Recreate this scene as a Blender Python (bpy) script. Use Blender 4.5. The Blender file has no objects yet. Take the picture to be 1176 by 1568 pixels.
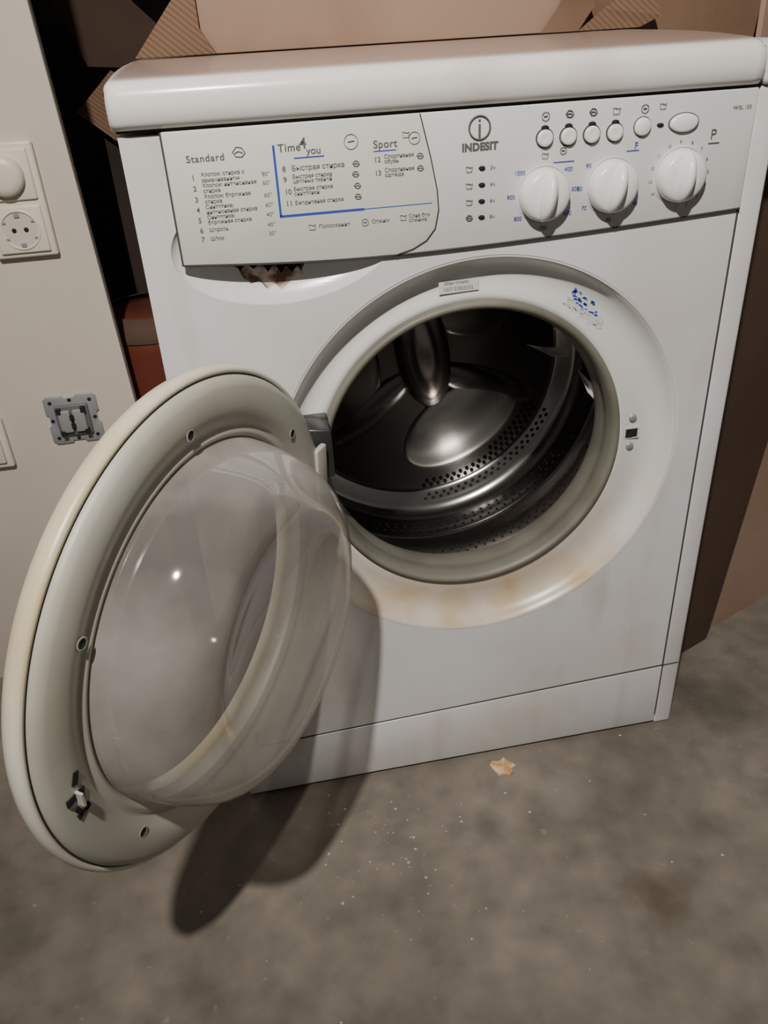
import bpy, bmesh, math, random
from mathutils import Matrix, Vector
random.seed(7)
C=bpy.context.scene.collection

# ---------------------------------------------------------------- materials
def mat(name,col,rough=0.5,metal=0.0,var=None,vscale=8.0,vpos=(0.4,0.65),bump=0.0,bscale=60.0,coat=0.0,spec=0.5):
    m=bpy.data.materials.new(name); m.use_nodes=True
    nt=m.node_tree; b=nt.nodes['Principled BSDF']
    b.inputs['Base Color'].default_value=(*col,1); b.inputs['Roughness'].default_value=rough
    b.inputs['Metallic'].default_value=metal; b.inputs['Coat Weight'].default_value=coat
    b.inputs['Specular IOR Level'].default_value=spec
    tc=nt.nodes.new('ShaderNodeTexCoord')
    if var:
        n=nt.nodes.new('ShaderNodeTexNoise'); n.inputs['Scale'].default_value=vscale; n.inputs['Detail'].default_value=6
        r=nt.nodes.new('ShaderNodeValToRGB'); r.color_ramp.elements[0].position=vpos[0]; r.color_ramp.elements[1].position=vpos[1]
        r.color_ramp.elements[0].color=(*col,1); r.color_ramp.elements[1].color=(*var,1)
        nt.links.new(tc.outputs['Object'],n.inputs['Vector']); nt.links.new(n.outputs['Fac'],r.inputs['Fac']); nt.links.new(r.outputs['Color'],b.inputs['Base Color'])
    if bump>0:
        n2=nt.nodes.new('ShaderNodeTexNoise'); n2.inputs['Scale'].default_value=bscale; n2.inputs['Detail'].default_value=5
        bp=nt.nodes.new('ShaderNodeBump'); bp.inputs['Strength'].default_value=bump; bp.inputs['Distance'].default_value=0.005
        nt.links.new(tc.outputs['Object'],n2.inputs['Vector']); nt.links.new(n2.outputs['Fac'],bp.inputs['Height']); nt.links.new(bp.outputs['Normal'],b.inputs['Normal'])
    return m
M_white=mat('enamel_white',(.72,.72,.73),.25,var=(.60,.57,.53),vscale=4.5,vpos=(.42,.8))
def grime(m):
    # faint run-down grime: vertically stretched noise, limited to patches
    nt=m.node_tree; b=nt.nodes['Principled BSDF']; src=b.inputs['Base Color'].links[0].from_socket
    tc=nt.nodes.new('ShaderNodeTexCoord'); mp=nt.nodes.new('ShaderNodeMapping'); mp.inputs['Scale'].default_value=(22,22,3)
    n=nt.nodes.new('ShaderNodeTexNoise'); n.inputs['Scale'].default_value=1; n.inputs['Detail'].default_value=5
    n2=nt.nodes.new('ShaderNodeTexNoise'); n2.inputs['Scale'].default_value=7; n2.inputs['Detail'].default_value=3
    nt.links.new(tc.outputs['Object'],mp.inputs[0]); nt.links.new(mp.outputs[0],n.inputs['Vector']); nt.links.new(tc.outputs['Object'],n2.inputs['Vector'])
    mu=nt.nodes.new('ShaderNodeMath'); mu.operation='MULTIPLY'; nt.links.new(n.outputs['Fac'],mu.inputs[0]); nt.links.new(n2.outputs['Fac'],mu.inputs[1])
    mr=nt.nodes.new('ShaderNodeMapRange'); mr.inputs['From Min'].default_value=.27; mr.inputs['From Max'].default_value=.42; mr.inputs['To Max'].default_value=.45
    nt.links.new(mu.outputs[0],mr.inputs['Value'])
    mx=nt.nodes.new('ShaderNodeMix'); mx.data_type='RGBA'; mx.inputs['B'].default_value=(.50,.42,.33,1)
    nt.links.new(mr.outputs[0],mx.inputs['Factor']); nt.links.new(src,mx.inputs['A']); nt.links.new(mx.outputs['Result'],b.inputs['Base Color'])
grime(M_white)
M_lid=mat('lid_white',(.80,.78,.75),.22,var=(.64,.58,.50),vscale=9,vpos=(.5,.8))
M_panel=mat('panel_plastic',(.68,.68,.67),.42)
M_drawer=mat('drawer_plastic',(.64,.65,.585),.42)
M_knob=mat('knob_plastic',(.84,.84,.83),.3)
M_seam=mat('seam_dark',(.05,.045,.04),.8)
M_black=mat('black_void',(.01,.01,.01),.9)
M_print=mat('print_grey',(.10,.10,.10),.6)
M_blue=mat('print_blue',(.03,.07,.42),.5)
M_bluel=mat('print_blue_faded',(.22,.26,.50),.6)
M_gasket=mat('rubber_gasket',(.19,.185,.15),.5,var=(.135,.13,.105),vscale=14)
M_steel=mat('drum_steel',(.40,.39,.38),.2,1.0,bump=.05,bscale=25)
M_steelp=mat('drum_lifter_steel',(.46,.40,.38),.25,1.0,bump=.05,bscale=25)
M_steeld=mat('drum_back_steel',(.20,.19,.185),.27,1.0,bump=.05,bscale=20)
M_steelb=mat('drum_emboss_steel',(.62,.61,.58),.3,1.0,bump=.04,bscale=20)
M_shell=mat('door_shell_plastic',(.74,.71,.61),.35,var=(.60,.51,.33),vscale=7,vpos=(.42,.68))
M_inner=mat('door_inner_plastic',(.47,.465,.40),.45,var=(.39,.37,.30),vscale=8)
M_hinge=mat('hinge_metal',(.10,.10,.10),.4,.8)
M_card=mat('cardboard_kraft',(.22,.135,.08),.85,var=(.17,.10,.06),vscale=6,bump=.2,bscale=50)
M_card2=mat('cardboard_pinkish',(.38,.26,.19),.8,var=(.30,.195,.135),vscale=5,bump=.15,bscale=12)
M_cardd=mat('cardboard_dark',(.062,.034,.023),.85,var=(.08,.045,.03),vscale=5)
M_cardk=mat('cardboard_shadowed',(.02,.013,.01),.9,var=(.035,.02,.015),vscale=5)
M_board=mat('painted_board',(.66,.585,.51),.7,var=(.58,.51,.44),vscale=3)
M_ivory=mat('ivory_plastic',(.70,.65,.54),.4)
M_metalgrey=mat('mounting_frame_grey',(.36,.37,.38),.45,.4)
M_red=mat('red_lacquer',(.13,.033,.02),.28,var=(.08,.028,.02),vscale=6)
M_crumb=mat('rusty_flake',(.60,.30,.11),.8,var=(.75,.62,.42),vscale=60)
M_paper=mat('paper_label',(.66,.66,.64),.6)
M_chip=mat('plaster_chips',(.5,.47,.42),.9)
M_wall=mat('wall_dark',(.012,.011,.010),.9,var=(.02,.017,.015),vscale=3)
M_rust=mat('rust_edge',(.13,.06,.035),.8,var=(.55,.46,.38),vscale=70,vpos=(.48,.62))

def top_reflection_tint(m):  # paints the carton's pink-brown reflection into the colour of upward faces
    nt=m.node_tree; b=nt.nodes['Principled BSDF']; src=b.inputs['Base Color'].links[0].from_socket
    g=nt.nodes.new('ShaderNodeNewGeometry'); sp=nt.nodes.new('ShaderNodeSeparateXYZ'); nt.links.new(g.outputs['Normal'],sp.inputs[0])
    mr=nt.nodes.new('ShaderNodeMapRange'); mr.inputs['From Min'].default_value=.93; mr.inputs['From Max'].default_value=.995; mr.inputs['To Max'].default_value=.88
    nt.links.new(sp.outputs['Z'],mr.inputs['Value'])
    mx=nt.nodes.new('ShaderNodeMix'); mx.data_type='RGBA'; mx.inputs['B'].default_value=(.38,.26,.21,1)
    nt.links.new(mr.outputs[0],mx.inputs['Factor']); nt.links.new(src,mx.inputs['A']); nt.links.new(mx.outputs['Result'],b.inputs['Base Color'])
top_reflection_tint(M_lid)

def stain_material():
    m=mat('recess_plastic',(.70,.70,.68),.3)
    nt=m.node_tree; b=nt.nodes['Principled BSDF']
    tc=nt.nodes.new('ShaderNodeTexCoord'); sp=nt.nodes.new('ShaderNodeSeparateXYZ'); nt.links.new(tc.outputs['Object'],sp.inputs[0])
    mr=nt.nodes.new('ShaderNodeMapRange'); mr.inputs['From Min'].default_value=.45; mr.inputs['From Max'].default_value=.27
    nt.links.new(sp.outputs['Z'],mr.inputs['Value'])
    n=nt.nodes.new('ShaderNodeTexNoise'); n.inputs['Scale'].default_value=13; n.inputs['Detail'].default_value=6
    nt.links.new(tc.outputs['Object'],n.inputs['Vector'])
    r=nt.nodes.new('ShaderNodeValToRGB'); r.color_ramp.elements[0].position=.36; r.color_ramp.elements[1].position=.70
    r.color_ramp.elements[0].color=(.25,.25,.25,1)
    nt.links.new(n.outputs['Fac'],r.inputs['Fac'])
    mu=nt.nodes.new('ShaderNodeMath'); mu.operation='MULTIPLY'; nt.links.new(mr.outputs[0],mu.inputs[0]); nt.links.new(r.outputs['Color'],mu.inputs[1])
    mx=nt.nodes.new('ShaderNodeMix'); mx.data_type='RGBA'; mx.inputs['A'].default_value=(.74,.74,.72,1); mx.inputs['B'].default_value=(.55,.40,.22,1)
    nt.links.new(mu.outputs[0],mx.inputs['Factor']); nt.links.new(mx.outputs['Result'],b.inputs['Base Color'])
    return m
M_recess=stain_material()

def glass_material(name,tint,dcol,d0,d1,g0,g1,gr=.05):
    m=bpy.data.materials.new(name); m.use_nodes=True; nt=m.node_tree
    for n in list(nt.nodes): nt.nodes.remove(n)
    o=nt.nodes.new('ShaderNodeOutputMaterial'); t=nt.nodes.new('ShaderNodeBsdfTransparent'); t.inputs[0].default_value=(*tint,1)
    g=nt.nodes.new('ShaderNodeBsdfGlossy'); g.inputs['Roughness'].default_value=gr
    d=nt.nodes.new('ShaderNodeBsdfDiffuse'); d.inputs[0].default_value=(*dcol,1)
    m1=nt.nodes.new('ShaderNodeMixShader'); m2=nt.nodes.new('ShaderNodeMixShader')
    lw=nt.nodes.new('ShaderNodeLayerWeight'); lw.inputs['Blend'].default_value=.35
    mr=nt.nodes.new('ShaderNodeMapRange'); mr.inputs['To Min'].default_value=d0; mr.inputs['To Max'].default_value=d1
    tc=nt.nodes.new('ShaderNodeTexCoord'); n=nt.nodes.new('ShaderNodeTexNoise'); n.inputs['Scale'].default_value=9; n.inputs['Detail'].default_value=4
    nr=nt.nodes.new('ShaderNodeMapRange'); nr.inputs['From Min'].default_value=.35; nr.inputs['From Max'].default_value=.65; nr.inputs['To Min'].default_value=.6; nr.inputs['To Max'].default_value=1.35
    nt.links.new(tc.outputs['Object'],n.inputs['Vector']); nt.links.new(n.outputs['Fac'],nr.inputs['Value'])
    mu=nt.nodes.new('ShaderNodeMath'); mu.operation='MULTIPLY'
    nt.links.new(lw.outputs['Facing'],mr.inputs['Value']); nt.links.new(mr.outputs[0],mu.inputs[0]); nt.links.new(nr.outputs[0],mu.inputs[1]); nt.links.new(mu.outputs[0],m1.inputs[0])
    nt.links.new(t.outputs[0],m1.inputs[1]); nt.links.new(d.outputs[0],m1.inputs[2])
    mr2=nt.nodes.new('ShaderNodeMapRange'); mr2.inputs['To Min'].default_value=g0; mr2.inputs['To Max'].default_value=g1
    nt.links.new(lw.outputs['Facing'],mr2.inputs['Value']); nt.links.new(mr2.outputs[0],m2.inputs[0])
    nt.links.new(m1.outputs[0],m2.inputs[1]); nt.links.new(g.outputs[0],m2.inputs[2]); nt.links.new(m2.outputs[0],o.inputs[0])
    return m
M_glass=glass_material('door_glass',(.92,.91,.89),(.58,.55,.51),.27,.62,.06,.40)
M_cover=glass_material('door_smoked_cover',(.40,.36,.32),(.13,.105,.085),.75,.8,.03,.2)

def floor_material():
    m=bpy.data.materials.new('concrete_floor'); m.use_nodes=True; nt=m.node_tree; b=nt.nodes['Principled BSDF']; b.inputs['Roughness'].default_value=.7
    tc=nt.nodes.new('ShaderNodeTexCoord')
    def noise(sc,det=6):
        n=nt.nodes.new('ShaderNodeTexNoise'); n.inputs['Scale'].default_value=sc; n.inputs['Detail'].default_value=det; nt.links.new(tc.outputs['Object'],n.inputs['Vector']); return n
    def ramp(n,a,b_,ca,cb):
        r=nt.nodes.new('ShaderNodeValToRGB'); r.color_ramp.elements[0].position=a; r.color_ramp.elements[1].position=b_; r.color_ramp.elements[0].color=(*ca,1); r.color_ramp.elements[1].color=(*cb,1); nt.links.new(n.outputs['Fac'],r.inputs['Fac']); return r
    r1=ramp(noise(4.5,7),.35,.68,(.135,.117,.092),(.235,.207,.168))
    r2=ramp(noise(24,10),.3,.72,(.74,.74,.74),(1.15,1.15,1.15))
    mx=nt.nodes.new('ShaderNodeMix'); mx.data_type='RGBA'; mx.blend_type='MULTIPLY'; mx.inputs['Factor'].default_value=1
    nt.links.new(r1.outputs[0],mx.inputs['A']); nt.links.new(r2.outputs[0],mx.inputs['B'])
    r3=ramp(noise(55,3),.68,.76,(0,0,0),(.5,.5,.5))
    mx2=nt.nodes.new('ShaderNodeMix'); mx2.data_type='RGBA'; mx2.inputs['B'].default_value=(.31,.28,.24,1)
    nt.links.new(r3.outputs[0],mx2.inputs['Factor']); nt.links.new(mx.outputs['Result'],mx2.inputs['A'])
    cur=mx2.outputs['Result']
    wob=noise(18,4)
    for (x,y,rad,st,col) in [(.295,-.115,.022,.55,(.07,.06,.05)),(.455,-.245,.03,.7,(.085,.055,.03)),(.55,-.17,.02,.5,(.075,.06,.045)),(.47,-.10,.03,.35,(.085,.07,.055)),(.12,-.32,.05,.3,(.085,.07,.055)),(.40,-.09,.03,.32,(.34,.31,.28)),(.66,.02,.05,.5,(.06,.05,.04))]:
        vm=nt.nodes.new('ShaderNodeVectorMath'); vm.operation='DISTANCE'; vm.inputs[1].default_value=(x,y,0); nt.links.new(tc.outputs['Object'],vm.inputs[0])
        ad=nt.nodes.new('ShaderNodeMath'); ad.operation='MULTIPLY_ADD'; ad.inputs[1].default_value=rad*1.6; nt.links.new(wob.outputs['Fac'],ad.inputs[0]); nt.links.new(vm.outputs['Value'],ad.inputs[2])
        mr=nt.nodes.new('ShaderNodeMapRange'); mr.inputs['From Min'].default_value=rad*2.2; mr.inputs['From Max'].default_value=rad*1.1; mr.inputs['To Max'].default_value=st; nt.links.new(ad.outputs[0],mr.inputs['Value'])
        k=nt.nodes.new('ShaderNodeMix'); k.data_type='RGBA'; k.inputs['B'].default_value=(*col,1); nt.links.new(mr.outputs[0],k.inputs['Factor']); nt.links.new(cur,k.inputs['A']); cur=k.outputs['Result']
    nt.links.new(cur,b.inputs['Base Color'])
    bp=nt.nodes.new('ShaderNodeBump'); bp.inputs['Strength'].default_value=.2; bp.inputs['Distance'].default_value=.003
    nt.links.new(noise(50,8).outputs['Fac'],bp.inputs['Height']); nt.links.new(bp.outputs['Normal'],b.inputs['Normal'])
    return m
M_floor=floor_material()

# ---------------------------------------------------------------- helpers
def link(o,parent=None):
    C.objects.link(o)
    if parent: o.parent=parent
    return o
def mesh(name,verts,faces,m,parent=None,smooth=False,M=None):
    me=bpy.data.meshes.new(name); me.from_pydata([tuple(v) for v in verts],[],faces); me.update()
    bm=bmesh.new(); bm.from_mesh(me); bmesh.ops.recalc_face_normals(bm,faces=bm.faces); bm.to_mesh(me); bm.free()
    me.materials.append(m)
    if smooth:
        for p in me.polygons: p.use_smooth=True
    if M is not None: me.transform(M)
    return link(bpy.data.objects.new(name,me),parent)
def empty(name,loc=(0,0,0)):
    o=bpy.data.objects.new(name,None); o.empty_display_size=.05; C.objects.link(o); o.location=loc; return o
def bevel(o,w,seg=3,angle=40):
    b=o.modifiers.new('bevel','BEVEL'); b.width=w; b.segments=seg; b.limit_method='ANGLE'; b.angle_limit=math.radians(angle)
    for p in o.data.polygons: p.use_smooth=True
    return o
def box(name,x0,x1,y0,y1,z0,z1,m,parent=None,bv=0,M=None,seg=3):
    v=[(x0,y0,z0),(x1,y0,z0),(x1,y1,z0),(x0,y1,z0),(x0,y0,z1),(x1,y0,z1),(x1,y1,z1),(x0,y1,z1)]
    f=[(0,3,2,1),(4,5,6,7),(0,1,5,4),(1,2,6,5),(2,3,7,6),(3,0,4,7)]
    o=mesh(name,v,f,m,parent,M=M)
    if bv: bevel(o,bv,seg)
    return o
def prism(name,poly,y0,y1,m,parent=None,bv=0,M=None,seg=2,axis='y'):
    n=len(poly); v=[(x,y0,z) for x,z in poly]+[(x,y1,z) for x,z in poly]
    f=[tuple(range(n)),tuple(range(2*n-1,n-1,-1))]+[(i,(i+1)%n,n+(i+1)%n,n+i) for i in range(n)]
    o=mesh(name,v,f,m,parent,M=M)
    if bv: bevel(o,bv,seg)
    return o
def revolve(name,prof,m,parent=None,n=128,M=None,closed=False,cap=False):
    v=[];f=[]
    for p in prof:
        r,h=p[0],p[1]; cx,cy=(p[2],p[3]) if len(p)>2 else (0,0)
        for i in range(n):
            a=2*math.pi*i/n; v.append((cx+r*math.cos(a),cy+r*math.sin(a),h))
    K=len(prof)
    for k in range(K if closed else K-1):
        a=k*n; b=((k+1)%K)*n
        for i in range(n):
            j=(i+1)%n; f.append((a+i,a+j,b+j,b+i))
    if cap: f.append(tuple(range((K-1)*n,K*n)))
    return mesh(name,v,f,m,parent,smooth=True,M=M)
def tube(name,pts,r,m,parent=None,cyc=False,M=None):
    cu=bpy.data.curves.new(name,'CURVE'); cu.dimensions='3D'; s=cu.splines.new('POLY'); s.points.add(len(pts)-1)
    for i,p in enumerate(pts):
        q=Vector(p) if M is None else M@Vector(p)
        s.points[i].co=(*q,1)
    s.use_cyclic_u=cyc; cu.bevel_depth=r; cu.bevel_resolution=1; cu.materials.append(m)
    return link(bpy.data.objects.new(name,cu),parent)
def text(name,body,x,z,size,m,parent,y=-.0048,align='LEFT',rot=0,sx=1.0,bold=0,sp=1.0):
    cu=bpy.data.curves.new(name,'FONT'); cu.body=body; cu.size=size; cu.align_x=align; cu.align_y='CENTER'; cu.extrude=.00005; cu.space_line=.85; cu.offset=bold; cu.space_character=sp
    cu.materials.append(m); o=bpy.data.objects.new(name,cu); o.location=(x,y,z); o.rotation_euler=(math.pi/2,rot,0); o.scale=(sx,1,1)
    return link(o,parent)
def boolean(o,cutter,op='DIFFERENCE'):
    b=o.modifiers.new('bool','BOOLEAN'); b.operation=op; b.object=cutter; b.solver='EXACT'
    dg=bpy.context.evaluated_depsgraph_get(); me=bpy.data.meshes.new_from_object(o.evaluated_get(dg))
    o.modifiers.clear(); o.data=me
    bpy.data.objects.remove(cutter)
MY=Matrix(((1,0,0,0),(0,0,1,0),(0,1,0,0),(0,0,0,1)))

# ================================================================ WASHING MACHINE
wm=empty('washing_machine')
W,S,D=.595,.569,.40
RC=(.315,.452); GC=(.307,.459)
def kz(x): return .088+.022*x/.595
poly=[(.0,kz(0)+.0015),(S-.0008,kz(S)+.0015),(S-.0008,.80),(0,.80)]
front=prism('front_plate',poly,0,.032,M_white,wm)
cut=revolve('c1',[(.222,-.02),(.222,.06)],M_white,n=160,M=Matrix.Translation((RC[0],0,RC[1]))@MY)
me=cut.data; bm=bmesh.new(); bm.from_mesh(me); bmesh.ops.holes_fill(bm,edges=bm.edges); bmesh.ops.recalc_face_normals(bm,faces=bm.faces); bm.to_mesh(me); bm.free()
boolean(front,cut)
bm=bmesh.new(); bmesh.ops.create_uvsphere(bm,u_segments=96,v_segments=48,radius=1); me=bpy.data.meshes.new('c2'); bm.to_mesh(me); bm.free()
me.transform(Matrix.Translation((.128,-.004,.706))@Matrix.Rotation(math.radians(-4),4,'Y')@Matrix.Diagonal((.104,.026,.056,1)))
cut=bpy.data.objects.new('c2',me); C.objects.link(cut); boolean(front,cut)
jag=[(.070,.702),(.076,.686),(.082,.682),(.086,.674),(.092,.668),(.100,.670),(.106,.662),(.114,.666),(.120,.660),(.129,.667),(.138,.672),(.144,.681),(.154,.688),(.152,.702)]
cut=prism('c3',jag,-.05,.06,M_black); boolean(front,cut)
for p in front.data.polygons: p.use_smooth=False
prism('broken_edge',[(.083,.680),(.087,.671),(.094,.665),(.099,.668),(.104,.657),(.110,.662),(.115,.656),(.122,.655),(.127,.662),(.135,.664),(.141,.672),(.137,.680),(.131,.675),(.126,.681),(.121,.675),(.115,.685),(.109,.677),(.103,.687),(.096,.681),(.090,.687)],.0150,.018,M_rust,wm)
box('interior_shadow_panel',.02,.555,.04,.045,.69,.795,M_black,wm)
box('side_right',S+.0006,W,0,D,.0,.8035,M_white,wm,.004)
box('side_left',0,.004,.034,D,.005,.803,M_white,wm)
box('back_panel',.004,S,D-.004,D,.005,.803,M_white,wm)
box('base',.004,S,.034,D-.004,.005,.02,M_seam,wm)
prism('kick_plate',[(0,.006),(S+.0,.006),(S,kz(S)-.001),(0,kz(0)-.001)],-.001,.03,M_white,wm,.0015)
tube('kick_seam',[(0.002,.001,kz(0)),(W-.004,-.0002,kz(W))],.0009,M_seam,wm)
for i,(x,y) in enumerate([(.05,.05),(.54,.05),(.05,.35),(.54,.35)]):
    revolve(f'foot_{i+1}',[(.0,0),(.02,0),(.02,.004),(.012,.006)],M_seam,wm,n=24,M=Matrix.Translation((x,y,0)))
tube('side_seam',[(S,-.0005,.02),(S,-.0005,.835)],.0011,M_seam,wm)
H0=.8046
lp=[(.03,H0+.0005),(-.006,H0+.0005),(-.0105,H0+.006),(-.012,H0+.016),(-.0115,.829),(-.0095,.8345),(-.0055,.8385),(.001,.8410),(.012,.8425),(.03,.8440),(.06,.8458),(.10,.8475),(.16,.849),(.25,.8502),(D,.8505),(D+.004,.848),(D+.005,H0)]
def lid(name,x0,x1,m):
    N=len(lp)
    v=[];
    xs=[0,.0015,.005,.012]
    drop=[.010,.0045,.0012,0]
    cols=[(x0+a,d) for a,d in zip(xs,drop)]+[(x1-a,d) for a,d in zip(reversed(xs),reversed(drop))]
    for x,d in cols:
        for y,z in lp:
            zz=H0+(z-H0)*(1-d/.045) if z>H0+.01 else z
            yy=y+d*.9 if y<.0 else y
            v.append((x,yy,zz))
    f=[tuple(range(N)),tuple(range(N*8-1,N*7-1,-1))]
    for k in range(7):
        for i in range(N):
            j=(i+1)%N; f.append((k*N+i,k*N+j,(k+1)*N+j,(k+1)*N+i))
    return mesh(name,v,f,m,wm,smooth=True)
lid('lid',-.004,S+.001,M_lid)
box('side_right_cap',S+.0016,W+.003,-.006,D,.8036,.840,M_white,wm,.006)
tube('lid_seam',[(.0,-.001,.8037),(S,-.001,.8037)],.001,M_seam,wm)
def pbot(x):
    t=(x-.035)/(.569-.035); return .694+.004*t-.010*math.sin(math.pi*min(1,t*1.35 if t<.37 else .5+ (t-.37)/1.26))
px=[.035+.534*i/40 for i in range(41)]
poly=[(x,pbot(x)) for x in px]+[(.5685,.8022),(.035,.8022)]
prism('control_panel',poly,-.004,.004,M_panel,wm,.0012)
dr=[(.0355,.8018),(.0355,pbot(.0355)+.0006)]+[(x,pbot(x)+.0006) for x in px[1:] if x<.222]
arc=[(.227,.6857),(.243,.6895),(.256,.696),(.2645,.706),(.268,.722),(.267,.739),(.262,.765),(.253,.8018)]
prism('detergent_drawer',dr+arc,-.0046,.003,M_drawer,wm,.0008)
tube('drawer_seam',[(x,-.0046,z) for x,z in arc],.0006,M_seam,wm)
tube('panel_bottom_seam',[(x,-.0032,pbot(x)-.0004) for x in px],.0009,M_seam,wm)
tube('panel_left_seam',[(.0345,-.003,.802),(.0345,-.003,.6935)],.0009,M_seam,wm)
P=M_print
def T(body,x,z,s,m=P,**k): return text('print_'+body[:6].replace(' ','_').lower(),body,x,z,s,m,wm,**k)
T('Standard',.052,.780,.0078,bold=.00014,sp=1.15)
rows=['Хлопок: стирка с','замачиванием','Хлопок: интенсивная','стирка','Хлопок: бережная','стирка','Синтетика:','интенсивная стирка','Синтетика:','бережная стирка','Шерсть','Шёлк']
nums=[(0,'1'),(2,'2'),(4,'3'),(6,'4'),(8,'5'),(10,'6'),(11,'7')]
zz=[.7675,.7630,.7588,.7545,.7500,.7458,.7415,.7372,.7330,.7288,.7225,.7150]
for r,z in zip(rows,zz): T(r,.062,z,.0045,bold=.00008)
for i,nn in nums: T(nn,.054,zz[i]-(.002 if i<10 else 0),.006,bold=.0001)
for t,z in [('90°',.764),('60°',.757),('60°',.747),('60°',.739),('40°',.731),('40°',.7225),('30°',.715)]: T(t,.113,z,.005)
T('Time',.129,.783,.0088,bold=.00015,sp=1.1); T('4',.1475,.7855,.0125,bold=.00015); T('you',.153,.7795,.0085,bold=.00012)
box('blue_line_v',.1245,.1265,-.0049,-.0045,.7285,.786,M_blue,wm)
box('blue_line_h',.1245,.200,-.0049,-.0045,.7275,.7295,M_blue,wm)
box('blue_line_thin',.2,.262,-.0049,-.0045,.7282,.7288,M_blue,wm)
box('blue_underline',.142,.168,-.0049,-.0045,.7742,.7752,M_blue,wm)
for nn,t,z in [('8','Быстрая стирка',.7665),('9','Быстрая стирка\nцветных тканей',.7580),('10','Быстрая стирка\nсинтетики',.7480),('11','Ежедневная стирка',.7385)]:
    T(nn,.131,z,.0062,bold=.0001); T(t,.139,z,.0060 if nn=='8' else .0045,bold=.00008)
T('Sport',.211,.780,.0088,bold=.00014,sp=1.08); box('blue_underline2',.211,.231,-.0049,-.0045,.7745,.7753,M_blue,wm)
for nn,t,z in [('12','Спортивная\nобувь',.768),('13','Спортивная\nодежда',.757)]:
    T(nn,.211,z,.006,bold=.0001); T(t,.220,z,.0046,bold=.00008)
T('Полоскание',.158,.717,.0048,bold=.00006); T('Отжим',.206,.717,.0048,bold=.00006); T('Слив без\nотжима',.240,.717,.0045,bold=.00006)
def icon(x,z,s,k=0):
    y=-.0049
    if k==0: tube('icon_round',[(x+s*math.cos(a*.5236),y,z+s*math.sin(a*.5236)) for a in range(12)],.00028,P,wm,cyc=True); tube('icon_bar',[(x-s*.5,y,z),(x+s*.5,y,z+s*.1)],.0004,P,wm)
    elif k==1: tube('icon_basin',[(x-s,y,z+s*.7),(x-s*.8,y,z-s*.7),(x+s*.8,y,z-s*.7),(x+s,y,z+s*.7),(x+.3*s,y,z+.4*s),(x-.3*s,y,z+.7*s)],.0003,P,wm,cyc=True)
    else: tube('icon_shirt',[(x-s,y,z+s*.2),(x-s*.3,y,z+s),(x+s*.6,y,z+s*.8),(x+s*1.1,y,z),(x+s*.5,y,z-s*.6),(x-s*.5,y,z-s*.5)],.0004,P,wm,cyc=True); tube('icon_fold',[(x-s*.7,y,z),(x,y,z+s*.3),(x+s*.7,y,z)],.0004,P,wm)
icon(.096,.782,.005,2); icon(.192,.784,.006,0); icon(.2475,.783,.005,0); icon(.240,.786,.003,1)
for x,z in [(.195,.766),(.194,.7575),(.195,.748),(.195,.739),(.252,.768),(.252,.758)]: icon(x,z,.0028,2)
icon(.152,.717,.003,1); icon(.2,.717,.003,0); icon(.235,.718,.003,1)
tube('logo_ring',[(.306+.0095*math.cos(a*.2618),-.0044,.787+.0095*math.sin(a*.2618)) for a in range(24)],.0009,P,wm,cyc=True)
box('logo_bar',.3050,.3070,-.0046,-.004,.779,.790,P,wm); box('logo_dot',.3050,.3070,-.0046,-.004,.792,.7937,P,wm)
T('INDESIT',.3065,.7715,.0088,align='CENTER',y=-.0043,bold=.0005,sp=1.05)
for z,k in [(.754,1),(.740,1),(.726,1),(.712,2)]:
    icon(.2965,z,.003,k)
    revolve('led',[(.0032,0),(.0028,-.0012)],M_black,wm,n=24,cap=True,M=Matrix.Translation((.3085,-.004,z))@Matrix.Diagonal((1,1,.6,1))@MY)
T('2ч',.316,.754,.0045); T('4ч',.316,.740,.0045); T('6ч',.316,.726,.0045); T('8ч',.316,.712,.0045)
for i,x in enumerate([.366,.388,.410,.432]):
    B=Matrix.Translation((x,-.004,.7745))@MY
    revolve('button_bezel',[(.0083,0),(.0083,-.0008),(.0074,-.0010),(.0072,0)],M_seam,wm,n=40,M=B)
    revolve('button',[(.0070,0),(.0070,-.003),(.0062,-.0040),(.0035,-.0034)],M_knob,wm,n=40,M=B,cap=True)
    revolve('button_led',[(.0036,0),(.0034,-.0012)],M_black,wm,n=20,cap=True,M=Matrix.Translation((x,-.004,.7828))@Matrix.Diagonal((1,1,.6,1))@MY)
    icon(x,.792,.0035,[0,2,2,1][i])
B=Matrix.Translation((.458,-.004,.7775))@MY
revolve('button_start_bezel',[(.0085,0),(.0085,-.0008),(.0078,-.001),(.0076,0)],M_print,wm,n=40,M=B)
revolve('button_start',[(.0076,0),(.0074,-.003),(.006,-.004)],M_knob,wm,n=40,M=B,cap=True)
revolve('led_lock',[(.0035,0),(.003,-.0012)],M_black,wm,n=20,cap=True,M=Matrix.Translation((.4755,-.004,.7775))@Matrix.Diagonal((1,1,.5,1))@MY)
B=Matrix.Translation((.498,-.004,.778))@Matrix.Diagonal((1.75,1,1,1))@MY
revolve('oval_button_bezel',[(.0086,0),(.0086,-.0008),(.0080,-.001),(.0078,0)],M_print,wm,n=40,M=B)
revolve('oval_button',[(.0078,0),(.0076,-.003),(.006,-.004)],M_knob,wm,n=40,M=B,cap=True)
icon(.459,.792,.0035,0); icon(.476,.793,.003,1)
T('P',.526,.766,.012); box('p_underline',.525,.536,-.0049,-.0045,.7585,.7592,P,wm); T('WISL 103',.545,.787,.0045)
T('F',.452,.762,.008,m=M_blue)
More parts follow.
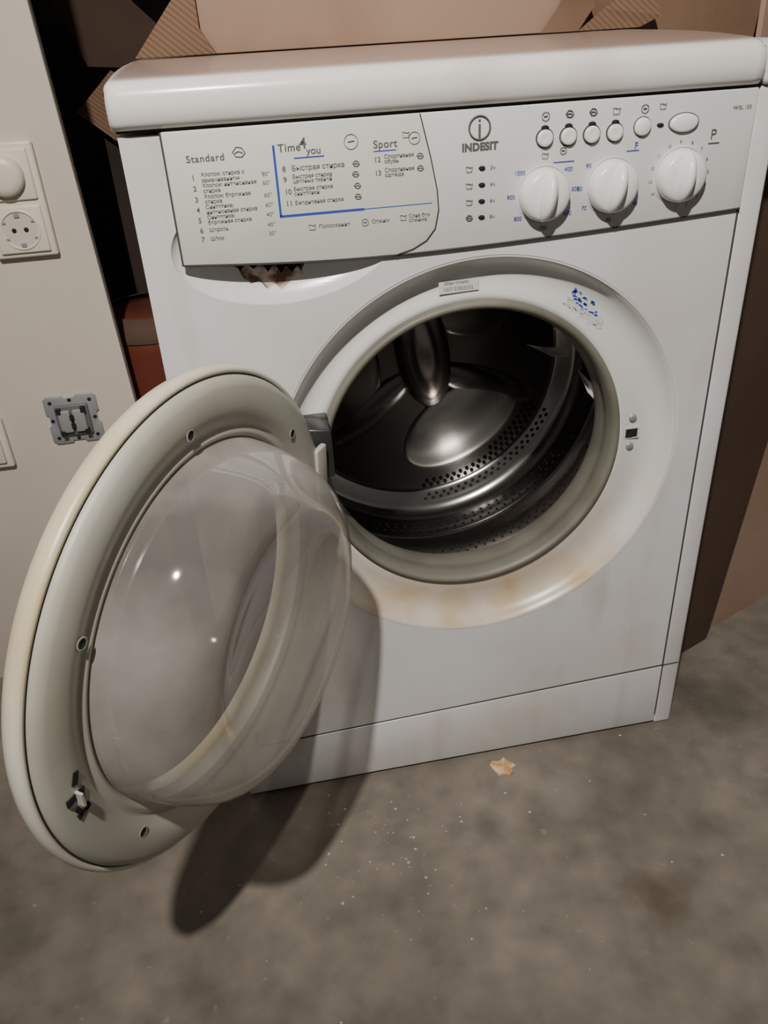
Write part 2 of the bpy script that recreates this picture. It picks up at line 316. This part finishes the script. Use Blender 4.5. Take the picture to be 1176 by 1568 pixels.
def knob(x,z,ang):
    k=Matrix.Translation((x,-.004,z))@MY
    revolve('knob_recess',[(.0255,0),(.0255,-.0007),(.0245,-.0007)],M_panel,wm,n=60,M=k)
    revolve('knob_skirt',[(.0235,0),(.0232,-.006),(.022,-.011),(.019,-.0135),(.010,-.0145)],M_knob,wm,n=72,M=k,cap=True)
    bm=bmesh.new(); bmesh.ops.create_uvsphere(bm,u_segments=48,v_segments=24,radius=1); me=bpy.data.meshes.new('knob_grip'); bm.to_mesh(me); bm.free()
    me.transform(Matrix.Translation((x,-.012,z))@Matrix.Rotation(ang,4,'Y')@Matrix.Diagonal((.0085,.018,.0228,1)))
    for p in me.polygons: p.use_smooth=True
    me.materials.append(M_knob); link(bpy.data.objects.new('knob_grip',me),wm)
knob(.367,.727,.15); knob(.433,.729,.2); knob(.500,.733,.1)
for x0,z0,labs in [(.367,.727,[('400',42),('500',5),('600',-38),('700',-88),('800',-140),('900',180),('1000',138)]),(.433,.729,[('90',140),('80',180),('70',215),('60',270),('40',-35)])]:
    for t,a in labs: T(t,x0+.031*math.cos(math.radians(a)),z0+.030*math.sin(math.radians(a)),.0052,m=M_blue,align='CENTER')
for i in range(14):
    a=math.radians(-60+i*300/13-30); T(str(i+1) ,.500+.029*math.cos(a),.733+.029*math.sin(a),.004,m=M_blue if i<8 else P,align='CENTER')
icon(.367,.760,.003,1); icon(.384,.763,.003,0); 
for x,z,w in [(.375,.7535,.02),(.445,.758,.012)]: box('knob_caption_line',x,x+w,-.0049,-.0045,z,z+.0005,M_blue,wm)
F=MY
rc=RC; gc=GC
revolve('porthole_recess',[(.2245,-.0006,*rc),(.2215,.001,*rc),(.2185,.007,*rc),(.213,.015,*rc),(.205,.0195,*rc),(.196,.021,.313,.454),(.185,.019,.310,.456),(.176,.017,*gc),(.170,.017,*gc),(.168,.030,*gc)],M_recess,wm,n=192,M=F)
revolve('gasket',[(.171,.019,*gc),(.1695,.012,*gc),(.1668,.0100,*gc),(.1635,.0112,*gc),(.161,.016,*gc),(.1595,.022,*gc),(.159,.029,*gc),(.1605,.033,*gc),(.1595,.038,*gc),(.158,.046,*gc),(.1585,.056,*gc),(.163,.066,*gc),(.174,.080,*gc)],M_gasket,wm,n=160,M=F)
lab=[(-.02,-.006),(.02,-.006),(.02,.006),(-.02,.006)]
def flat(name,poly,cx,cz,y,rot,m,th=.0004):
    c,s=math.cos(rot),math.sin(rot)
    prism(name,[(cx+a*c-b*s,cz+a*s+b*c) for a,b in poly],y-th,y,m,wm)
lx,lz=.292,.645
flat('barcode_label',lab,lx,lz,.0165,.03,M_paper)
for i in range(16):
    flat('barcode_bar',[(0,0),(.0004+.0005*random.random(),0),(.0004+.0005*random.random(),.004),(0,.004)],lx-.015+.0019*i,lz-.004,.0159,.03,P,.0001)
text('label_text','29064 WM6PC',lx-.015,lz+.0035,.004,P,wm,y=.0158)
rs=-math.radians(38); sc_,ss_=math.cos(rs),math.sin(rs)
flat('sticker_paper',[(-.024,-.010),(.018,-.013),(.030,-.004),(.026,.004),(.01,.008),(-.02,.011)],.425,.606,.0188,rs,M_paper,.0003)
for i in range(70):
    a=random.uniform(-.024,.024)
    if i<40: b=random.uniform(.001,.012); m_=M_blue; w=random.uniform(.002,.006); h=random.uniform(.0010,.0026)
    else: b=random.uniform(-.010,.001); m_=M_bluel if i%3 else M_blue; w=random.uniform(.001,.005); h=random.uniform(.0004,.0010)
    if b>.005 and a>.010: continue
    flat('sticker_remains',[(0,0),(w,h*.2),(w*.8,h),(w*.1,h*.8)],.424+a*sc_-b*ss_,.607+a*ss_+b*sc_,.0183,rs+random.uniform(-.2,.2),m_,.0001)
flat('latch_slot',[(-.0095,-.007),(.0095,-.007),(.0095,.007),(-.0095,.007)],.4935,.458,.0178,0,M_panel,.0006)
flat('latch_hole',[(-.007,-.005),(.007,-.005),(.007,.005),(-.007,.005)],.4935,.458,.0170,0,M_black,.0004)
flat('latch_hook',[(-.006,-.003),(.001,-.003),(.002,.001),(-.006,.001)],.4935,.457,.0164,0,M_hinge,.001)
for z in (.476,.441):
    revolve('latch_screw',[(.0048,0),(.0045,-.0015),(.002,-.0022)],M_metalgrey,wm,n=20,cap=True,M=Matrix.Translation((.4935,.0185,z))@MY)
dc=(.311,.457)
drum=[(.176,.084),(.20,.085),(.228,.088),(.234,.095),(.235,.13),(.232,.137),(.232,.147),(.235,.154),(.235,.205),(.231,.212),(.231,.224),(.235,.231),(.235,.265),(.230,.282),(.218,.292),(.20,.294),(.196,.300)]
revolve('drum',[(r,y,*dc) for r,y in drum],M_steel,wm,n=160,M=F)
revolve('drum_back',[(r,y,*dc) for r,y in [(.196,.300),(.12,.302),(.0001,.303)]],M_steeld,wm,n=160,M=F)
def lobe(name,cx,cz,y,ax,ay,az,rot,m,taper=0):
    bm=bmesh.new(); bmesh.ops.create_uvsphere(bm,u_segments=64,v_segments=32,radius=1)
    for v in bm.verts:
        k=1+taper*v.co.x; v.co.y*=k; v.co.z*=k
    me=bpy.data.meshes.new(name); bm.to_mesh(me); bm.free()
    me.transform(Matrix.Translation((cx,y,cz))@Matrix.Rotation(rot,4,'Y')@Matrix.Diagonal((ax,ay,az,1)))
    for p in me.polygons: p.use_smooth=True
    me.materials.append(m); link(bpy.data.objects.new(name,me),wm)
hub=(.322,.43)
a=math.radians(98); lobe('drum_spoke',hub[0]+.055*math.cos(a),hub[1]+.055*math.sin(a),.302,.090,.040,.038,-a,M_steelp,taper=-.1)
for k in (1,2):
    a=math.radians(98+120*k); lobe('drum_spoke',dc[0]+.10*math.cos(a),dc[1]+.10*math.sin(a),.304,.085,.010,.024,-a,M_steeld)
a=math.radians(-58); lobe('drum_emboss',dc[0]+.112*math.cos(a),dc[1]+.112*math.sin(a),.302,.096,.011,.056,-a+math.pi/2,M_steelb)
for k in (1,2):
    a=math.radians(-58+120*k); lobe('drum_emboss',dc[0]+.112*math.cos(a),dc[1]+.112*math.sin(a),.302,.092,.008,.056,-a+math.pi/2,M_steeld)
hv=[];hf=[]
def hole(c,e1,e2,r):
    b=len(hv)
    for i in range(8):
        a=i*math.pi/4; q=c+e1*(r*math.cos(a))+e2*(r*math.sin(a)); hv.append(q)
    hf.append(tuple(range(b,b+8)))
for k in range(3):
    a0=-60+120*k
    for ri,rr in enumerate([.177,.185,.192,.204,.211]):
        for j in range(-9,11):
            if ri==0 and j<2: continue
            a=math.radians(a0+j*3.3+(1.65 if ri%2 else 0)); 
            y=.2985 if rr<.196 else .2925
            hole(Vector((dc[0]+rr*math.cos(a),y,dc[1]+rr*math.sin(a))),Vector((1,0,0)),Vector((0,0,1)),.0029)
for yy in [.100,.108,.116,.124,.162,.172,.182,.192,.240,.250,.258]:
    for j in range(110):
        a=math.radians(j*360/110+(1.6 if int(yy*1000)%4 else 0)); rad=Vector((math.cos(a),0,math.sin(a)))
        hole(Vector((dc[0],yy,dc[1]))+rad*.2343,Vector((0,1,0)),Vector((-math.sin(a),0,math.cos(a))),.0019)
mesh('drum_perforations',hv,hf,M_black,wm)
def rag(name,pts,m,th=.001):
    c=Vector((0,0,0))
    for p in pts: c+=Vector(p)
    c/=len(pts); c.y+=.006
    n=len(pts); v=[Vector(p) for p in pts]+[c]; f=[(i,(i+1)%n,n) for i in range(n)]
    o=mesh(name,v,f,m,wm); s=o.modifiers.new('s','SOLIDIFY'); s.thickness=th; return o
rag('torn_film_a',[(.405,.13,.535),(.425,.12,.532),(.450,.105,.535),(.447,.10,.525),(.43,.11,.524),(.415,.125,.530)],M_paper)
rag('torn_film_b',[(.452,.085,.515),(.466,.065,.500),(.467,.06,.483),(.459,.066,.492)],M_paper)

# ---- door
th=2.1526; tl=.058
u=Vector((math.cos(th),-math.sin(th),0)); nn=Vector((math.sin(th),math.cos(th),0)); zz_=Vector((0,0,1))
w=nn*math.sin(tl)+zz_*math.cos(tl); n2=nn*math.cos(tl)-zz_*math.sin(tl)
c=Vector((.1345,-.0191,.4497))+u*.2088
DMx=Matrix(((-u.x,w.x,n2.x,c.x),(-u.y,w.y,n2.y,c.y),(-u.z,w.z,n2.z,c.z),(0,0,0,1)))
revolve('door_outer_shell',[(.2030,-.002),(.2048,.0008),(.2070,.0008),(.2088,-.001),(.2097,-.004),(.2097,-.008),(.2078,-.014),(.200,-.020),(.178,-.024),(.158,-.025),(.150,-.024),(.149,-.021),(.16,-.017),(.19,-.010)],M_shell,wm,n=160,M=DMx,closed=True)
revolve('door_inner_ring',[(.2028,-.006),(.2028,.0020),(.2010,.0058),(.195,.0090),(.180,.0102),(.170,.0085),(.165,.0050),(.162,.0045),(.159,.007),(.156,.0065),(.1525,.002),(.1515,-.010),(.16,-.014),(.185,-.010)],M_inner,wm,n=160,M=DMx,closed=True)
revolve('door_groove',[(.2022,.0002),(.2048,.0002)],M_seam,wm,n=160,M=DMx)
bowl=[(.1535,.000),(.1525,.012),(.149,.030),(.144,.047),(.137,.061),(.128,.071),(.117,.077),(.105,.078),(.09,.074),(.065,.068),(.03,.065),(.0005,.064)]
g=revolve('door_glass_bowl',bowl,M_glass,wm,n=128,M=DMx)
sd=g.modifiers.new('sub','SUBSURF'); sd.levels=1; sd.render_levels=1
revolve('door_outer_window',[(.154,-.021),(.10,-.025),(.05,-.027),(.0005,-.028)],M_cover,wm,n=96,M=DMx)
def dpt(deg,r,h): a=math.radians(deg); return (-r*math.cos(a),r*math.sin(a),h)
for dg_,rr in [(88,.174),(142,.176),(32,.171),(-40,.175),(-100,.176)]:
    x,y,h=dpt(dg_,rr,.0092)
    revolve('door_screw_hole',[(.0050,.0010),(.0038,.0018),(.0036,.0010)],M_inner,wm,n=24,M=DMx@Matrix.Translation((x,y,h-.0005)))
    revolve('door_screw_well',[(.0039,.0016),(.0039,.0015)],M_black,wm,n=24,cap=True,M=DMx@Matrix.Translation((x,y,h-.0005)))
x,y,h=dpt(-5,.182,.0090)
Mc=DMx@Matrix.Translation((x,y,h))@Matrix.Rotation(math.radians(-90),4,'Z')
for i,(a,b,cw,ch) in enumerate([(-.016,-.004,.010,.005),(.001,.004,.013,.005),(-.002,-.004,.006,.010),(.016,-.001,.005,.012),(.010,-.006,.010,.004)]):
    box(f'catch_slot_{i+1}',a-cw/2,a+cw/2,b-ch/2,b+ch/2,.0002,.0018,M_black,wm,M=Mc@Matrix.Rotation(.2*(i-2),4,'Z'))
box('catch_tab',-.006,.006,-.001,.001,.001,.007,M_inner,wm,M=Mc)
box('hinge_plate',.112,.150,.004,.016,.480,.530,M_hinge,wm,.002)
prism('hinge_arm',[(.128,.470),(.150,.476),(.150,.528),(.122,.532)],-.026,.006,M_hinge,wm,.002)
x,y,h=dpt(180,.190,.0)
box('hinge_bracket',x-.010,x+.010,y+.0,y+.07,.006,.0125,M_inner,wm,.002,M=DMx)

# ================================================================ ROOM / SURROUNDINGS
def plane(name,v,m): return mesh(name,v,[(0,1,2,3)],m)
plane('floor',[(-3,-3,0),(3,-3,0),(3,1.6,0),(-3,1.6,0)],M_floor)
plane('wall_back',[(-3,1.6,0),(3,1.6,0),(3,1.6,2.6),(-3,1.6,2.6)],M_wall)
brd=empty('partition_board')
prism('board_panel',[(-1.1,0.0),(-.074,0.0),(-.086,.447),(-.104,.95),(-.118,1.35),(-1.1,1.35)],.33,.352,M_board,brd,.001)
sk=empty('wall_socket',(0,0,0)); sk.parent=brd
box('socket_frame',-.206,-.134,.320,.330,.648,.777,M_ivory,sk,.003)
box('socket_insert',-.199,-.141,.3165,.322,.654,.708,M_ivory,sk,.002)
MB=lambda x,z,y:Matrix.Translation((x,y,z))@MY
revolve('socket_well_rim',[(.0235,0),(.0225,-.0015),(.0205,-.001),(.0195,.0045)],M_ivory,sk,n=48,M=MB(-.170,.681,.3165))
revolve('socket_well_floor',[(.0200,0),(.0001,0)],M_board,sk,n=48,M=MB(-.170,.681,.3163))
for dx in (-.007,.007): revolve('socket_pin_hole',[(.0028,0),(.0027,-.0002)],M_black,sk,n=16,cap=True,M=MB(-.170+dx,.681,.3160))
for dz in (-.017,.017): box('socket_earth_clip',-.173,-.167,.3145,.319,.681+dz-.002,.681+dz+.002,M_metalgrey,sk)
for i in range(6):
    a=math.radians(30+60*i); box('socket_key',-.170+.019*math.cos(a)-.002,-.170+.019*math.cos(a)+.002,.3150,.3165,.681+.019*math.sin(a)-.001,.681+.019*math.sin(a)+.001,M_dkk if False else M_metalgrey,sk)
box('switch_insert',-.199,-.141,.3165,.322,.714,.770,M_ivory,sk,.002)
revolve('dimmer_knob',[(.023,0),(.0225,-.006),(.020,-.010),(.012,-.0115)],M_ivory,sk,n=48,cap=True,M=MB(-.172,.742,.3165))
s2=empty('switch_frame'); s2.parent=brd
box('frame_lower',-.335,-.262,.320,.330,.372,.444,M_ivory,s2,.003); box('rocker_lower',-.327,-.270,.316,.321,.380,.436,M_board,s2,.002)
s3=empty('switch_mechanism'); s3.parent=brd
k_=1.16
fr=[(-.030,-.026),(-.026,-.030),(-.008,-.030),(-.006,-.027),(.006,-.027),(.008,-.030),(.026,-.030),(.030,-.026),(.030,-.008),(.027,-.006),(.027,.006),(.030,.008),(.030,.026),(.026,.030),(.008,.030),(.006,.027),(-.006,.027),(-.008,.030),(-.026,.030),(-.030,.026),(-.030,.008),(-.027,.006),(-.027,-.006),(-.030,-.008)]
prism('mount_frame',[(-.170+a*k_,.429+b*k_) for a,b in fr],.327,.330,M_metalgrey,s3,.0005)
M_dk=mat('mechanism_dark',(.12,.12,.12),.5)
box('mechanism_body',-.192,-.148,.322,.328,.407,.451,M_dk,s3,.002)
M_ml=mat('mech_light',(.26,.26,.255),.5)
box('mechanism_rocker_a',-.188,-.172,.317,.323,.413,.445,M_ml,s3,.002)
box('mechanism_rocker_b',-.169,-.153,.317,.323,.413,.445,M_ml,s3,.002)
for a,b in [(-.016,-.016),(.016,-.016),(-.016,.016),(.016,.016),(0,.006),(0,-.006)]: box('mech_slot',-.170+a-.003,-.170+a+.003,.3160,.3275,.429+b-.0035,.429+b+.0035,M_black,s3)
for a,b in [(-.028,0),(.028,0),(0,.028),(0,-.028),(-.026,-.026),(.026,.026),(-.026,.026),(.026,-.026)]: revolve('mech_screw_hole',[(.0026,0),(.0024,-.0004)],M_black,s3,n=16,cap=True,M=MB(-.170+a,.429+b,.3268))

def corr_mat():
    m=bpy.data.materials.new('cardboard_corrugated'); m.use_nodes=True; nt=m.node_tree; b=nt.nodes['Principled BSDF']; b.inputs['Roughness'].default_value=.85
    tc=nt.nodes.new('ShaderNodeTexCoord'); wv=nt.nodes.new('ShaderNodeTexWave'); wv.inputs['Scale'].default_value=60; wv.inputs['Distortion'].default_value=.6
    mp=nt.nodes.new('ShaderNodeMapping'); mp.inputs['Rotation'].default_value=(0,math.radians(50),0); nt.links.new(tc.outputs['Object'],mp.inputs[0]); nt.links.new(mp.outputs[0],wv.inputs[0])
    r=nt.nodes.new('ShaderNodeValToRGB'); r.color_ramp.elements[0].color=(.15,.085,.05,1); r.color_ramp.elements[1].color=(.215,.13,.078,1)
    nt.links.new(wv.outputs['Fac'],r.inputs[0]); nt.links.new(r.outputs[0],b.inputs['Base Color'])
    bp=nt.nodes.new('ShaderNodeBump'); bp.inputs['Strength'].default_value=.25; bp.inputs['Distance'].default_value=.002; nt.links.new(wv.outputs['Fac'],bp.inputs['Height']); nt.links.new(bp.outputs['Normal'],b.inputs['Normal'])
    return m
M_corr=corr_mat()
cb=empty('cardboard_box')
ZT=.8515
prism('carton_front',[(.090,ZT),(.46,ZT),(.49,.865),(.50,1.05),(.072,1.05),(.076,.875)],.27,.285,M_card2,cb,.001)
prism('carton_flap_left',[(.004,ZT),(.090,ZT),(.076,.876),(.074,1.0),(.060,.912)],.262,.268,M_corr,cb,.001)
mesh('carton_flap_right',[(.44,.288,ZT),(.58,.29,ZT),(.75,.31,.83),(.78,.33,1.0),(.56,.30,1.05),(.45,.288,1.04)],[(0,1,2,3,4,5)],M_card,cb)
mesh('carton_flap_torn',[(.50,.262,ZT),(.575,.264,ZT),(.60,.26,.862),(.585,.27,.90),(.53,.265,.872)],[(0,1,2,3,4)],M_corr,cb)
mesh('carton_flap_mid',[(.455,.264,ZT),(.50,.262,ZT),(.52,.266,.876),(.50,.268,.92),(.475,.266,.875)],[(0,1,2,3,4)],M_card,cb)
box('carton_body',.09,.50,.296,.395,ZT,1.0,M_card,cb)
b2=empty('moving_box')
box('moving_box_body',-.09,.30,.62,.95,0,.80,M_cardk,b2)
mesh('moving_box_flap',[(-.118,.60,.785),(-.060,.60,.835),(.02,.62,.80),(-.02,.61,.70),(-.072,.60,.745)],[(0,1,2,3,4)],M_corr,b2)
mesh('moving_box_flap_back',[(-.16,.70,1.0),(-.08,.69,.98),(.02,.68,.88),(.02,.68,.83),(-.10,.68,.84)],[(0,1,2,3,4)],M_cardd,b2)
cn=empty('red_canister')
revolve('canister_body',[(.0001,0),(.085,0),(.088,.01),(.088,.49),(.084,.515),(.07,.53),(.03,.535),(.0001,.535)],M_red,cn,n=64,M=Matrix.Translation((-.055,.47,0)))
revolve('canister_collar',[(.0885,.503),(.0885,.512),(.074,.534),(.068,.534)],M_cardd,cn,n=64,M=Matrix.Translation((-.055,.47,0.001)))
sh=empty('cardboard_sheet')
def vs(name,pts,off,m,par,th=.006):
    A=Vector((.734,.162,0)); d=Vector((.921,.388,0)).normalized(); nrm=Vector((d.y,-d.x,0))
    P0=[A+d*a+nrm*off+Vector((0,0,z)) for a,z in pts]; P1=[q-nrm*th for q in P0]; N=len(pts)
    return mesh(name,P0+P1,[tuple(range(N)),tuple(range(2*N-1,N-1,-1))]+[(i,(i+1)%N,N+(i+1)%N,N+i) for i in range(N)],m,par)
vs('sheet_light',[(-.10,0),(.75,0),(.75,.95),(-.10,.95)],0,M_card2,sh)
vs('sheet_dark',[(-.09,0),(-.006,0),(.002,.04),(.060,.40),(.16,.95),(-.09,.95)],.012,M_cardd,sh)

def flake(name,cx,cy,rx,ry,hh,m,nn_=14):
    v=[(cx,cy,hh*1.3)];f=[]
    for i in range(nn_):
        a=2*math.pi*i/nn_; k=random.uniform(.55,1.15); v.append((cx+rx*k*math.cos(a),cy+ry*k*math.sin(a),hh*random.uniform(.3,1.2)))
    for i in range(nn_): v.append((v[i+1][0],v[i+1][1],0.0003))
    for i in range(nn_): j=(i+1)%nn_; f+=[(0,i+1,j+1),(i+1,nn_+i+1,nn_+j+1,j+1)]
    mesh(name,v,f,m)
flake('rust_flake',.340,-.029,.019,.016,.004,M_crumb)
v=[];f=[]
for i in range(110):
    cx=random.uniform(-.1,.75); cy=random.uniform(-.42,.0)
    if random.random()<.6: cx=random.gauss(.18,.07); cy=random.gauss(-.10,.05)
    if cy>-.01 : continue
    r=random.choice([.0006,.0008,.0010,.0014,.0020]); b=len(v)
    for k in range(5):
        a=k*1.2566+random.random()*.5; v.append((cx+r*math.cos(a),cy+r*math.sin(a),.0002))
    v.append((cx,cy,.0002+r*.7)); f+=[(b+k,b+(k+1)%5,b+5) for k in range(5)]
mesh('plaster_crumbs',v,f,M_chip)

# ================================================================ LIGHT + CAMERA
l=bpy.data.lights.new('work_lamp','SPOT'); l.energy=150; l.color=(1,.94,.87); l.shadow_soft_size=.025; l.spot_size=math.radians(78); l.spot_blend=1
lo=bpy.data.objects.new('work_lamp',l); lo.location=(-.13,-1.04,1.84); C.objects.link(lo)
lo.rotation_euler=(Vector((.30,0,.60))-lo.location).to_track_quat('-Z','Y').to_euler()
wd=bpy.data.worlds.new('world'); bpy.context.scene.world=wd; wd.use_nodes=True
wd.node_tree.nodes['Background'].inputs[0].default_value=(1,.92,.86,1); wd.node_tree.nodes['Background'].inputs[1].default_value=.10

rv=Vector((.534,-.1648,-.1005)); ang=rv.length; Rm=Matrix.Rotation(ang,3,rv)@Matrix(((1,0,0),(0,0,-1),(0,1,0)))
right,down,fwd=Rm[0],Rm[1],Rm[2]
cam=bpy.data.cameras.new('camera'); co=bpy.data.objects.new('camera',cam); C.objects.link(co)
cam.sensor_fit='HORIZONTAL'; cam.sensor_width=36; cam.lens=1341.1/1280*36; cam.clip_start=.02
co.matrix_world=Matrix(((right[0],-down[0],-fwd[0],.0866),(right[1],-down[1],-fwd[1],-.7512),(right[2],-down[2],-fwd[2],.8651),(0,0,0,1)))
bpy.context.scene.camera=co
